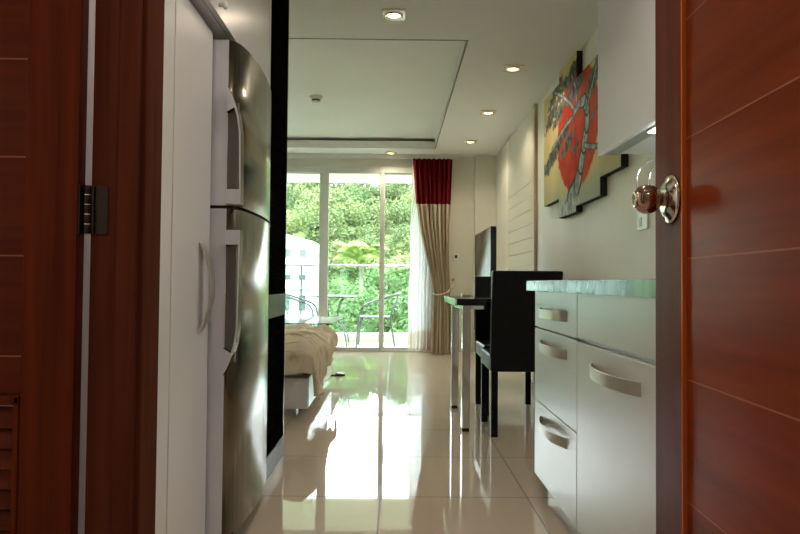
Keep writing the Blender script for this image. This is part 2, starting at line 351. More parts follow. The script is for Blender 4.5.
# ------------------------------------------------------------------ balcony and beyond
struct('floor_balcony', MB().box(-4, 1.6, 8.22, 9.95, -.16, -.025), M['balcony'])
struct('ceiling_balcony', MB().box(-4, 1.6, 8.22, 9.85, 2.41, 2.65), M['soffit'])
struct('wall_balcony', MB().box(1.1, 1.25, 8.22, 9.95, -.1, 2.41).box(-4, -3.85, 8.22, 9.95, -.1, 2.41), M['balcony'])
struct('trim_5', MB().box(-3.85, 1.1, 9.72, 9.86, -.03, .10), M['balcony'], 'low concrete kerb at the balcony edge')
br = thing('balcony_railing', 'green glass balcony railing with a pale metal handrail', 'railing', (-1.4, 9.79, .10))
obj('handrail', MB().tube([(-3.85, 9.79, 1.13), (1.1, 9.79, 1.13)], .018, 14), M['handrail'], br)
for k in range(3):
    x0 = -3.38 + k * 1.96
    obj('glass_panel', MB().box(max(-3.84, x0), min(1.09, x0 + 1.94), 9.784, 9.796, .115, 1.085), M['rail'], br)
rp_ = MB()
for k in range(3):
    x = -3.39 + k * 1.96
    obj('railing_post', MB().tube([(x, 9.79, .10), (x, 9.79, 1.12)], .014, 10), M['alutube'], br)

def bistro_chair(x, y, f, label):
    """f=+1: faces left (-x); hoop arms sloping from front leg to back"""
    t = thing('balcony_chair', label, 'chair', (x, y, -.025), 'balcony chairs')
    def P(dx, dy, z): return (x + f * dx, y + dy, z)
    for s in (-1, 1):
        w = .245 * s
        obj('leg', MB().tube([P(-.27, w, -.025), P(-.255, w, .2), P(-.235, w, .40), P(-.215, w, .50), P(-.18, w, .555), P(-.11, w, .59)], .0125), M['alutube'], t)
        obj('leg', MB().tube([P(.25, w, -.025), P(.215, w * .98, .22), P(.19, w * .96, .40), P(.25, w * .95, .58), P(.29, w * .92, .70)], .0115), M['alutube'], t)
    hoop = [P(-.11, -.245, .59), P(.0, -.245, .625), P(.15, -.24, .675), P(.25, -.225, .705), P(.30, -.17, .722), P(.32, -.08, .728), P(.325, 0, .729)]
    hoop += [(a, 2 * y - b, c) for a, b, c in hoop[-2::-1]]
    obj('arm_hoop', MB().tube(hoop, .014), M['alutube'], t)
    obj('seat_frame', MB().tube([P(-.235, -.235, .395), P(.19, -.235, .395), P(.19, .235, .395), P(-.235, .235, .395)], .0105, closed=True), M['alutube'], t)
    sl = MB()
    for k in range(7): sl.box(*sorted((x + f * (-.222 + k * .059), x + f * (-.222 + k * .059 + .045))), y - .232, y + .232, .398, .404)
    obj('seat', sl, M['alutube'], t)
    bl = MB()
    for k in range(4):
        z = .50 + k * .055; dx = .215 + (z - .40) * .33
        bl.tube([P(dx, -.22, z), P(dx + .022, -.1, z), P(dx + .03, 0, z), P(dx + .022, .1, z), P(dx, .22, z)], .006, 8)
    obj('back_slat', bl, M['alutube'], t)
bistro_chair(-.245, 8.98, 1, 'metal balcony chair right of the small table, facing left')
bistro_chair(-1.34, 8.98, -1, 'metal balcony chair left of the small table, behind the bed')
tb_ = thing('balcony_table', 'small round metal balcony table with bowed legs between two chairs', 'table', (-.86, 8.98, -.025))
obj('table_top', MB().lathe([(.01, .660), (.325, .660), (.335, .666), (.335, .682), (.325, .688), (.01, .688)], (-.86, 8.98, 0), n=48), M['alutube'], tb_)
for k in range(4):
    a = PI / 4 + k * PI / 2; c, s_ = math.cos(a), math.sin(a)
    pr = [(.22, .655), (.15, .60), (.105, .50), (.095, .40), (.12, .32), (.20, .24), (.27, .13), (.295, .02), (.298, -.025)]
    obj('leg', MB().tube([(-.86 + c * r, 8.98 + s_ * r, z) for r, z in pr], .011), M['alutube'], tb_)
obj('leg_ring', MB().tube([(-.86 + .108 * math.cos(a * PI / 12), 8.98 + .108 * math.sin(a * PI / 12), .36) for a in range(24)], .007, 8, True), M['alutube'], tb_)

# ground and wooded hill
def hillz(x, y):
    t = max(0, y - 34)
    z = -8 + (t * .31 if t < 60 else 18.6 + (t - 60) * .20)
    return z + 1.2 * noise.noise((x * .05, y * .05, 0))
def hf(u, v):
    x = -110 + 170 * u; y = 10.5 + 150 * v; return (x, y, hillz(x, y) + .25 * noise.noise((x * .4, y * .4, 3)))
struct('ground', MB().grid(hf, 80, 80), M['earth'], 'green ground and hillside beyond the balcony')
def crown_mesh(seed, n, sz, lobes, flat=1):
    r = random.Random(seed); mb = MB(); L_ = []
    for k in range(lobes):
        a = r.uniform(0, 2 * PI); q = r.uniform(0, .62)
        L_.append((Vector((q * math.cos(a), q * math.sin(a), r.uniform(-.25, .42) * flat)), r.uniform(.34, .55)))
    for k in range(n):
        c, R = r.choice(L_)
        d = Vector((r.gauss(0, 1), r.gauss(0, 1), r.gauss(.25, 1))).normalized()
        p = c + d * R * (r.random() ** .25)
        nrm = (d + Vector((r.gauss(0, .5), r.gauss(0, .5), r.gauss(.2, .5)))).normalized()
        u = nrm.cross(Vector((r.gauss(0, 1), r.gauss(0, 1), r.gauss(0, 1)))).normalized(); w = nrm.cross(u)
        s = sz * r.uniform(.6, 1.3)
        mb.add([p - u * s, p - w * s * .45 + nrm * s * .1, p + u * s, p + w * s * .45 + nrm * s * .1], [(0, 1, 2, 3)])
    return mb
protos = []
for k, (n, sz, lb_, fl) in enumerate([(2600, .060, 9, 1), (2600, .055, 12, .7), (2400, .065, 7, 1.3)]):
    t = thing('hillside_tree', 'broad leafy tree on the wooded hillside beyond the balcony', 'tree', (0, 0, 0), 'trees on the hillside')
    obj('crown', crown_mesh(11 + k, n, sz, lb_, fl), M['leaf'], t)
    obj('trunk', MB().tube([(0, 0, -2.2), (.03, .02, -1.2), (-.02, 0, -.5), (0, 0, .2)], [.11, .08, .07, .03], 8), M['bark'], t)
    protos.append([t, False])
def tree(x, y, z, R, sq, label, group, kind):
    pr = protos[kind]; t = pr[0]
    if not pr[1]:
        pr[1] = True; t.location = (x, y, z); t.scale = (R, R, R * sq); t.rotation_euler.z = rnd.uniform(0, 6); t['label'] = label; t['group'] = group
    else:
        n = dup(t, (x, y, z), label, group, (R, R, R * sq), rnd.uniform(0, 6))
y = 40.0
while y < 118:
    span0, span1 = -.26 * y - 1.0, .06 * y + 1.0
    step = 3.6 + (y - 40) * .022
    x = span0 + rnd.uniform(0, step)
    while x < span1:
        R = rnd.uniform(2.1, 3.4) * (1 + (y - 40) * .004)
        yy = y + rnd.uniform(-1.5, 1.5)
        if not (41 < yy < 57 and x - R < -5.2):
            tree(x, yy, hillz(x, yy) + R * .75, R, rnd.uniform(.8, 1.05), 'broad leafy tree on the wooded hillside beyond the balcony', 'trees on the hillside', rnd.randrange(3))
        x += step * rnd.uniform(.75, 1.25)
    y += 4.6 + (y - 40) * .05
# garden trees nearer the balcony
for i, (x, y, z, R, k) in enumerate([(-1.9, 19, -2.0, 1.5, 0), (.2, 18, -1.5, 1.5, 1), (-.5, 24, -1.1, 2.0, 2), (1.4, 23, -.6, 1.9, 0), (-3.6, 25, -2.2, 1.9, 1), (-2.2, 30, -1.0, 2.3, 2),
                                     (1.3, 32, .8, 2.6, 1), (-.6, 34, .2, 2.2, 0), (-4.6, 33, -2.4, 2.2, 0), (-.9, 17, -2.9, 1.5, 2), (-3.0, 18, -3.0, 1.5, 0), (-5.3, 24, -3.4, 2.0, 2), (-1.0, 16.6, .05, 1.0, 1), (.1, 15.8, -1.0, 1.0, 0)]):
    tree(x, y, z, R, .95, 'leafy garden tree below the balcony, seen through the railing glass', 'garden trees below the balcony', k)
# palm
pt = thing('palm_tree', 'bright yellow-green palm rising above the handrail beyond the balcony', 'tree', (-1.05, 20, -7))
obj('trunk', MB().tube([(-1.05, 20, -7), (-1.0, 20.05, -3), (-1.05, 20, 1.5)], [.16, .10, .06], 12), M['bark'], pt)
for k in range(19):
    a = k * 2.4; up = rnd.uniform(.5, 1.5); ln = rnd.uniform(.95, 1.35); fr = MB()
    pts = []
    for i in range(13):
        s = i / 12; r_ = ln * s * (.75 - .1 * s); zz = ln * (up * s - (.25 + up * .42) * s * s)
        pts.append(Vector((-1.05 + math.cos(a) * r_, 20 + math.sin(a) * r_, 1.5 + zz)))
    fr.tube(pts, [.02 * (1 - .8 * i / 12) for i in range(13)], 6)
    for i in range(1, 13):
        for q in (0, .5):
            p = pts[i - 1].lerp(pts[i], q); d = (pts[i] - pts[i - 1]).normalized(); sd = d.cross(Vector((0, 0, 1))).normalized()
            for sg in (-1, 1):
                w = .34 * math.sin(PI * min(.95, (i - q) / 13 + .08)) + .05
                tip = p + (sd * sg * .8 + d * .6) * w + Vector((0, 0, -.35 * w)); md = p.lerp(tip, .5) + Vector((0, 0, .05 * w))
                fr.add([p - d * .012, md - d * .045, tip, md + d * .045, p + d * .012], [(0, 1, 2, 3, 4)])
    obj('frond', fr, M['palmleaf'], pt)
# white building far left
bd = thing('hillside_building', 'white multi-storey building among the trees, seen at the left of the glass', 'building', (-10.5, 45, -8))
bw = MB().prism([(-16, -8), (-5.8, -8), (-5.8, 3.75), (-8.2, 4.35), (-16, 4.35)], 45, 53, 'y')
obj('facade', bw, M['building'], bd)
for z0, z1 in ((2.55, 3.25), (.95, 1.45), (-1.2, .0), (-3.4, -2.3)):
    obj('balcony_slab', MB().box(-16, -5.7, 44.2, 45, z0 - .55, z0 - .35), M['building'], bd)
    for k in range(9):
        x = -15.6 + k * 1.1
        wn = obj('window', MB().box(x, x + .62, 44.92, 44.99, z0, z1), M['alu'], bd)
        obj('pane', MB().box(x + .05, x + .57, 44.90, 44.93, z0 + .05, z1 - .05), M['bwin'], wn)

# ------------------------------------------------------------------ fridge side
tcab = thing('tall_cabinet', 'tall white cabinet with one arched handle beside the fridge', 'cabinet', (-.9, 1.85, 0))
obj('cabinet_body', MB().box(-1.2, -.60, 1.665, 2.005, .0, 1.655), M['white'], tcab, bevel=.001)
td = obj('cabinet_door', MB().box(-.598, -.58, 1.668, 2.003, .06, 1.655), M['white'], tcab, bevel=.002)
def bow(p0, p1, out, width, th, wdir):
    """flat strap handle arched from p0 to p1"""
    p0, p1, out, wdir = map(Vector, (p0, p1, out, wdir)); mb = MB(); n = 20; vs = []
    for i in range(n + 1):
        s = i / n; b = math.sin(PI * s) ** .75
        c = p0.lerp(p1, s) + out * b
        nrm = out.normalized() * th
        for e, w in ((-1, -1), (1, -1), (1, 1), (-1, 1)): vs.append(c + nrm * e * .5 + wdir * width * .5 * w)
    fs = [tuple(i * 4 + q for q in o_) for i in range(n) for o_ in ((0, 1, 5, 4), (1, 2, 6, 5), (2, 3, 7, 6), (3, 0, 4, 7))]
    mb.add(vs, fs + [(3, 2, 1, 0), (4 * n, 4 * n + 1, 4 * n + 2, 4 * n + 3)])
    mb.sm = [True] * (len(fs)) + [False] * 2
    return mb
obj('handle', bow((-.580, 1.915, .72), (-.580, 1.915, .985), (.036, 0, 0), .045, .004, (0, 1, 0)), M['satin'], td, bevel=.001)
struct('wall_fridge', MB().box(-.66, -.582, 1.58, 1.664, 0, CZ), M['white'])
ucab = thing('cabinet_over_fridge', 'white upper cabinet hung above the fridge', 'cabinet', (-.9, 2.2, 1.68))
obj('cabinet_body', MB().box(-1.2, -.562, 1.668, 2.735, 1.68, CZ - .003), M['lilac'], ucab, bevel=.001)
for a, b in ((1.668, 2.733),):
    dd = obj('cabinet_door', MB().box(-.56, -.542, a, b, 1.68, CZ - .004), M['lilac'], ucab, bevel=.0015)
    obj('knob', MB().lathe([(.006, 0), (.006, .012), (.012, .016), (.012, .022), (.004, .026)], (-.542, 1.93, 1.71), 'x', 16), M['plastic'], dd)

fg = thing('fridge', 'champagne steel two-door fridge freezer beside the tall white cabinet', 'fridge', (-.87, 2.335, 0))
obj('fridge_body', MB().box(-1.19, -.605, 2.022, 2.65, .03, 1.632), M['fridgeside'], fg, bevel=.006)
def arcprof():
    pts = [(-.592, 2.018), (-.533, 2.018), (-.522, 2.024), (-.514, 2.036), (-.506, 2.055), (-.499, 2.085), (-.493, 2.13), (-.488, 2.22), (-.487, 2.30), (-.489, 2.40), (-.497, 2.50), (-.509, 2.59), (-.520, 2.638), (-.529, 2.652), (-.545, 2.655), (-.592, 2.655)]
    return pts
def fdoor(name, z0, z1):
    prof = arcprof(); d = obj(name, MB().prism(prof, z0, z1, 'z', smooth=True), M['steel'], fg)
    me = d.data; me.materials.append(M['fridgeside'])
    for p in me.polygons:
        if abs(p.normal.y) > .95 or abs(p.normal.z) > .9: p.use_smooth = False
        if p.normal.y < -.95: p.material_index = 1
    return d
dA = fdoor('freezer_door', 1.110, 1.637); dB = fdoor('fridge_door', .075, 1.100)
obj('door_gasket', MB().box(-.60, -.515, 2.03, 2.64, 1.095, 1.112), M['gap'], fg)
obj('base_grille', MB().box(-.70, -.55, 2.03, 2.64, .0, .07), M['gap'], fg)
def grip(door, sgn, z0, z1):
    # strap grip along the near edge: blocks at both ends, one of them curved off
    y0, y1 = 1.992, 2.034
    za, zb = (z1, z0) if sgn > 0 else (z0, z1)      # za = curved end
    H_ = abs(z1 - z0); out = []
    def q(d, x): return (x, za - sgn * d)
    outer = [q(0, -.531), q(.025, -.517), q(.06, -.503), q(.10, -.492), q(.15, -.486), q(H_, -.483)]
    inner = [q(H_, -.488), q(.15, -.4915), q(.10, -.4985), q(.07, -.507), ]
    poly = outer + [q(H_, -.531), q(H_ - .045, -.531), q(H_ - .045, -.4885)] + inner[1:] + [q(.085, -.531)]
    g = obj('handle', MB().prism(poly, y0, y1, 'y'), [M['fridgeside'], M['steel']], door, bevel=.001)
    for p in g.data.polygons:
        if p.normal.x > .2: p.material_index = 1
    obj('handle_pocket', MB().box(-.5305, -.5, 2.0145, 2.03, min(z0, z1) + .04, max(z0, z1) - .05), M['fridgedark'], door)
grip(dA, 1, 1.113, 1.485); grip(dB, -1, .578, 1.03)
obj('hinge_cap', MB().box(-.60, -.585, 2.008, 2.03, 1.58, 1.625), M['darkplastic'], fg, bevel=.003)

wr = thing('wardrobe', 'black wood-grain wardrobe end beyond the fridge', 'wardrobe', (-.88, 3.0, 0))
obj('wardrobe_body', MB().box(-1.21, -.556, 2.742, 3.245, .10, CZ - .004), M['black'], wr, bevel=.002)
obj('kick_plate', MB().box(-1.21, -.553, 2.742, 3.243, 0, .098), M['kick'], wr, bevel=.001)
obj('edge_strip', MB().box(-.556, -.5525, 3.232, 3.2455, .10, CZ - .006), M['steel'], wr)
obj('pull_plate', MB().box(-.556, -.5515, 2.747, 3.228, .708, .812), M['kick'], wr, bevel=.001)

# ------------------------------------------------------------------ kitchen on the right
def kitchen_cab(name, label, y0, y1, fronts):
    t = thing(name, label, 'cabinet', (.9, (y0 + y1) / 2, 0), 'kitchen base cabinets')
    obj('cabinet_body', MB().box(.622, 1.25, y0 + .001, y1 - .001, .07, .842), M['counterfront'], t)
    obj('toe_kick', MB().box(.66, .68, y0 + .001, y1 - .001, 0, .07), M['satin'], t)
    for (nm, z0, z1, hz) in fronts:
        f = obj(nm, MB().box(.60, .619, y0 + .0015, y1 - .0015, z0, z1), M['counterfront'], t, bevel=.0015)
        if hz:
            yc = (y0 + y1) / 2
            obj('handle', bow((.60, yc - .195, hz), (.60, yc + .195, hz), (-.038, 0, 0), .036, .004, (0, 0, 1)), M['satin'], f, bevel=.001)
kitchen_cab('drawer_cabinet', 'pale kitchen cabinet with three drawers at the far end of the counter', 2.105, 2.735, [('drawer', .692, .842, .757), ('drawer', .385, .686, .625), ('drawer', .072, .381, .318)])
kitchen_cab('door_cabinet', 'pale kitchen cabinet with one tall door under a plain panel', 1.40, 2.103, [('front_panel', .697, .842, None), ('cabinet_door', .072, .683, .615)])
ct = thing('countertop', 'white kitchen countertop with a green glass front edge', 'countertop', (.9, 2.0, .843))
obj('slab', MB().box(.585, 1.255, 1.38, 2.745, .843, .868), M['glasstop'], ct)
obj('glass_edge', MB().box(.568, .585, 1.38, 2.748, .842, .884), M['glassedge'], ct, bevel=.002)
obj('glass_sheet', MB().box(.585, 1.255, 1.38, 2.748, .868, .884), M['glasstop'], ct, bevel=.001)
obj('glass_end', MB().box(.568, 1.255, 2.748, 2.757, .842, .884), M['glassedge'], ct)
up = thing('kitchen_upper_cabinet', 'white upper kitchen cabinet on the right wall above the counter', 'cabinet', (1.08, 2.1, 1.445))
obj('cabinet_body', MB().box(.925, 1.255, 1.40, 2.835, 1.455, CZ - .003), M['lilac'], up)
obj('cabinet_door', MB().box(.90, .923, 2.10, 2.835, 1.445, CZ - .004), M['lilac'], up, bevel=.0015)
obj('cabinet_door', MB().box(.90, .923, 1.40, 2.098, 1.445, CZ - .004), M['lilac'], up, bevel=.0015)
obj('bottom_rail', MB().box(.925, .985, 1.40, 2.83, 1.446, 1.455), mat('grey edge band', (.30, .30, .28), .6, spec=.2), up, bevel=.001)
ul = obj('lamp_housing', MB().box(.932, .968, 1.80, 2.37, 1.439, 1.4465), M['plastic'], up, bevel=.002)
obj('lamp_tube', MB().box(.936, .964, 1.83, 2.36, 1.434, 1.4395), mat('lit tube', (1, 1, 1), .4, emit=(.95, 1, .97), es=3), ul, bevel=.002)
rg = thing('towel_ring', 'chrome double wire ring hanging under the upper cabinet behind the door knob', 'towel ring', (1.03, 2.50, 1.37))
for dx, r in ((0, .094), (.035, .075)):
    obj('ring', MB().tube([(1.03 + dx + r * math.sin(a * PI / 24), 2.50 + .03 * math.sin(a * PI / 24) + .3 * dx, 1.268 + (.094 - r) * .6 + r * math.cos(a * PI / 24)) for a in range(48)], .0036, 8, True), M['chrome'], rg)
obj('hook', MB().tube([(1.03, 2.50, 1.456), (1.03, 2.50, 1.362)], .004, 8), M['chrome'], rg)
so = thing('wall_socket', 'white wall socket behind the door knob above the counter', 'socket', (XW, 3.23, 1.2))
obj('socket_plate', MB().box(XW - .009, XW, 3.165, 3.30, 1.15, 1.25), M['plastic'], so, bevel=.003)
obj('socket_insert', MB().box(XW - .011, XW - .008, 3.235, 3.275, 1.17, 1.215), M['darkplastic'], so)

# ------------------------------------------------------------------ picture in four staggered panels
trunk = [(4.487, 1.352), (4.411, 1.455), (4.265, 1.537), (4.174, 1.655), (4.108, 1.772), (4.044, 1.887), (4.044, 1.996), (4.109, 2.066), (4.222, 2.071), (4.316, 2.043), (4.416, 2.126)]
tw = [.125, .10, .075, .066, .060, .056, .052, .046, .036, .028, .02]
brs = [([(4.108, 1.772), (3.94, 1.724), (3.78, 1.70), (3.6, 1.76)], .021), ([(4.222, 2.071), (4.39, 2.021), (4.599, 2.003), (4.952, 1.916)], .019), ([(4.416, 2.126), (4.657, 2.253), (4.926, 2.363)], .018), ([(4.044, 1.996), (3.95, 2.1), (3.86, 2.2)], .018), ([(4.265, 2.05), (4.3, 2.2), (4.4, 2.32)], .017)]
clumps = [(5.016, 1.834, .15), (4.828, 1.89, .13), (4.955, 2.176, .14), (4.74, 2.14, .13), (4.833, 2.33, .12), (4.392, 2.335, .14), (4.60, 1.96, .12), (4.391, 2.203, .12), (3.982, 2.10, .11), (3.86, 2.18, .12), (4.50, 1.87, .10), (4.246, 2.213, .10), (4.63, 2.30, .12), (3.70, 1.98, .13), (3.56, 2.12, .14), (3.62, 1.80, .10), (4.30, 1.80, .06)]
def seg_d(Y, Z, a, b):
    ax, az = a; bx, bz = b; dx, dz = bx - ax, bz - az
    t = np.clip(((Y - ax) * dx + (Z - az) * dz) / (dx * dx + dz * dz), 0, 1)
    return np.hypot(Y - ax - t * dx, Z - az - t * dz), t
def vnoise(Y, Z, s, seed):
    return np.array([noise.fractal(Vector((a * s, b * s, seed)), 1.0, 2.0, 4) for a, b in zip(Y, Z)])
def paint(Y, Z):
    n1 = vnoise(Y, Z, 5, 1.0); n2 = vnoise(Y, Z, 18, 4.0); n3 = vnoise(Y, Z, 9, 8.0)
    def mixc(a, b, f): return a + (b - a) * f[:, None]
    col = np.tile(np.array([.56, .42, .17]), (len(Y), 1))
    col = mixc(col, np.array([.62, .52, .28]), np.clip(.5 + n1, 0, 1))
    col = mixc(col, np.array([.34, .38, .27]), np.clip((1.68 - Z) / .22 + n1 * .6, 0, 1))
    col = mixc(col, np.array([.62, .55, .26]), np.clip(1.2 - np.hypot((Y - 4.93) / .16, (Z - 1.72) / .20) * 1.0 + n1 * .3, 0, 1) * .9)
    d = np.hypot((Y - 4.29) / .50, (Z - 1.925) / .43)
    red = mixc(np.tile(np.array([.42, .022, .008]), (len(Y), 1)), np.array([.50, .06, .012]), np.clip(.4 + n1 * 1.4, 0, 1))
    f = np.clip((1.0 - d + n2 * .05) * 25, 0, 1); col = col + (red - col) * f[:, None]
    fd = np.full(len(Y), 9.)
    for cy, cz, r in clumps:
        fd = np.minimum(fd, np.hypot(Y - cy, (Z - cz - (Y - cy) * -.28) * 3.4) / (r * 1.75))
    lf = np.clip((1.0 - fd + n2 * .55 + n3 * .35) * 5, 0, 1)
    lc = mixc(np.tile(np.array([.025, .032, .030]), (len(Y), 1)), np.array([.12, .15, .145]), np.clip(.45 + n2 * 1.6, 0, 1))
    col = col + (lc - col) * (lf * .95)[:, None]
    for pts, w in [(trunk, None)] + brs:
        for i in range(len(pts) - 1):
            dd, t = seg_d(Y, Z, pts[i], pts[i + 1])
            ww = tw[i] + (tw[i + 1] - tw[i]) * t if w is None else w
            dark = np.clip((ww * 1.08 - dd) / .006, 0, 1); body = np.clip((ww * .8 - dd) / .006, 0, 1)
            col = col + (np.array([.03, .035, .035]) - col) * dark[:, None]
            bc = mixc(np.tile(np.array([.14, .18, .19]), (len(Y), 1)), np.array([.33, .39, .40]), np.clip(.5 + n2 * 1.4, 0, 1))
            col = col + (bc - col) * body[:, None]
    g = np.clip((1.52 - Z + n3 * .08) * 12, 0, 1) * np.clip((.30 - np.abs(Y - 4.47)) * 10, 0, 1)
    col = col + (mixc(np.tile(np.array([.22, .28, .27]), (len(Y), 1)), np.array([.50, .56, .54]), np.clip(.5 + n2 * 1.5, 0, 1)) - col) * (g * .85)[:, None]
    return np.clip(col, 0, 1)
m = M['canvas'] = mat('painted canvas', rough=.7, spec=.12)
at = N(m, 'ShaderNodeAttribute'); at.attribute_name = 'paint'; L(m, at.outputs['Color'], B(m).inputs['Base Color'])
nz = N(m, 'ShaderNodeTexNoise'); nz.inputs['Scale'].default_value = 90; bp = N(m, 'ShaderNodeBump'); bp.inputs['Strength'].default_value = .25; bp.inputs['Distance'].default_value = .002
L(m, nz.outputs['Fac'], bp.inputs['Height']); L(m, bp.outputs[0], B(m).inputs['Normal'])
for (ya, yb, za, zb, pos, lab) in [(4.745, 5.215, 1.505, 2.37, 'furthest', 'leftmost canvas of the tree picture, cream with dark foliage'), (4.290, 4.740, 1.36, 2.455, 'second', 'tallest canvas of the tree picture, with the foot of the grey trunk'),
                                   (3.786, 4.285, 1.40, 2.265, 'third', 'canvas with most of the red sun, in front of the upper cabinet'), (3.437, 3.781, 1.51, 2.33, 'nearest', 'yellowish canvas of the tree picture, partly behind the upper cabinet')]:
    t = thing('canvas_panel', lab, 'picture', (XW, (ya + yb) / 2, za), 'canvases of the tree picture')
    obj('canvas_frame', MB().box(1.218, XW - .002, ya, yb, za, zb), M['canvasedge'], t)
    nu, nv = int((yb - ya) / .006), int((zb - za) / .006)
    mb = MB().grid(lambda u, v: (1.2165, ya + (yb - ya) * u, za + (zb - za) * v), nu, nv)
    # turn the thin sheet into a slab by folding its rim back onto the frame
    o = obj('painted_face', mb, M['canvas'], t)
    co = np.array(mb.v); col = paint(co[:, 1], co[:, 2])
    ca = o.data.color_attributes.new('paint', 'FLOAT_COLOR', 'POINT')
    ca.data.foreach_set('color', np.hstack([col, np.ones((len(col), 1))]).ravel().astype(np.float32))
    sd = o.modifiers.new('thick', 'SOLIDIFY'); sd.thickness = .003; sd.offset = 0

# ------------------------------------------------------------------ desk, chairs, television
dk = thing('desk', 'black-topped desk with square chrome legs against the right wall', 'desk', (.8, 4.15, 0))
obj('desk_top', MB().box(.362, 1.252, 3.715, 4.60, .742, .782), M['blackgloss'], dk, bevel=.002)
obj('end_strip', MB().box(.353, .3615, 3.715, 4.60, .740, .783), M['glasstop'], dk, bevel=.001)
for yy in (3.798, 4.493):
    lg = obj('leg', MB().box(.400, .448, yy - .024, yy + .024, .02, .742), M['chrome'], dk, bevel=.003)
    obj('leg_foot', MB().box(.404, .444, yy - .02, yy + .02, 0, .0205), M['rubber'], lg, bevel=.002)
obj('rail', MB().box(.448, 1.252, 3.782, 3.815, .718, .742), M['chrome'], dk, bevel=.002)
obj('rail', MB().box(.448, 1.252, 4.477, 4.51, .718, .742), M['chrome'], dk, bevel=.002)
obj('rail_bracket', MB().box(.408, .440, 3.822, 4.469, .712, .742), M['chrome'], dk)
def parsons(name, label, x0, x1, yb, f, hb):
    """f=+1: backrest nearest the viewer, seat going away"""
    t = thing(name, label, 'chair', ((x0 + x1) / 2, yb + f * .24, 0), 'black leather chairs at the desk')
    y_ = lambda d: yb + f * d
    lean = .055
    zz = [.37, .47, .60, .75, hb - .02, hb]
    fr = lambda z: -lean * max(0, (z - .42) / (hb - .42)) ** 1.3
    poly = [(y_(fr(z)), z) for z in zz] + [(y_(.052 + fr(z) * .9), z) for z in reversed(zz)]
    obj('backrest', MB().prism(poly, x0, x1, 'x'), M['leather'], t, bevel=.010, seg=3)
    obj('seat', MB().box(x0 + .002, x1 - .002, min(y_(.05), y_(.455)), max(y_(.05), y_(.455)), .365, .462), M['leather'], t, bevel=.016, seg=3)
    for xx in (x0 + .005, x1 - .043):
        for d in (.006, .408):
            obj('leg', MB().box(xx, xx + .038, min(y_(d), y_(d + .038)), max(y_(d), y_(d + .038)), 0, .372), M['leather'], t, bevel=.002)
    obj('seam', MB().tube([(x0 + .004, y_(.028), .372), (x0 - .0005, y_(.028), .48), (x0 - .0005, y_(.005), .75), (x0 + .002, y_(-.02), hb - .012)], .0025, 6), M['leather'], t)
    return t
parsons('dining_chair', 'black leather high-backed chair nearest the viewer, beside the kitchen counter', .548, .947, 3.640, 1, .945)
parsons('dining_chair', 'black leather chair on the far side of the desk, in front of the television', .585, .995, 4.680, -1, .925)
tvc = thing('tv_cabinet', 'dark wall-hung cabinet under the television, behind the desk', 'cabinet', (1.0, 5.45, .44))
obj('cabinet_body', MB().box(.75, 1.258, 5.0, 5.95, .44, .70), M['blackgloss'], tvc, bevel=.003)
obj('cabinet_door', MB().box(.735, .749, 5.003, 5.473, .443, .697), M['blackgloss'], tvc, bevel=.002)
obj('cabinet_door', MB().box(.735, .749, 5.477, 5.947, .443, .697), M['blackgloss'], tvc, bevel=.002)
tv = thing('television', 'flat black television facing left behind the desk', 'television', (.76, 5.43, .70))
obj('tv_housing', MB().box(.742, .785, 4.945, 5.915, .80, 1.318).box(.785, .80, 5.1, 5.76, .87, 1.25), M['darkplastic'], tv, bevel=.006)
obj('screen', MB().box(.7395, .7425, 4.965, 5.895, .915, 1.302), M['screen'], tv)
obj('bezel', MB().box(.7385, .7425, 4.95, 5.91, .803, .913).box(.7385, .7425, 4.947, 4.966, .913, 1.316).box(.7385, .7425, 5.894, 5.913, .913, 1.316).box(.7385, .7425, 4.966, 5.894, 1.301, 1.316), M['blackgloss'], tv)
obj('stand', MB().box(.75, .795, 5.33, 5.53, .715, .81).lathe([(.01, .70), (.13, .70), (.13, .710), (.05, .722), (.01, .722)], (.885, 5.43, 0), n=32), M['blackgloss'], tv)
rm = obj('remote_control', MB().box(.47, .53, 4.46, 4.53, .7825, .800), M['plastic'], bevel=.004); tag(rm, 'small white remote control lying on the far corner of the desk', 'remote control')

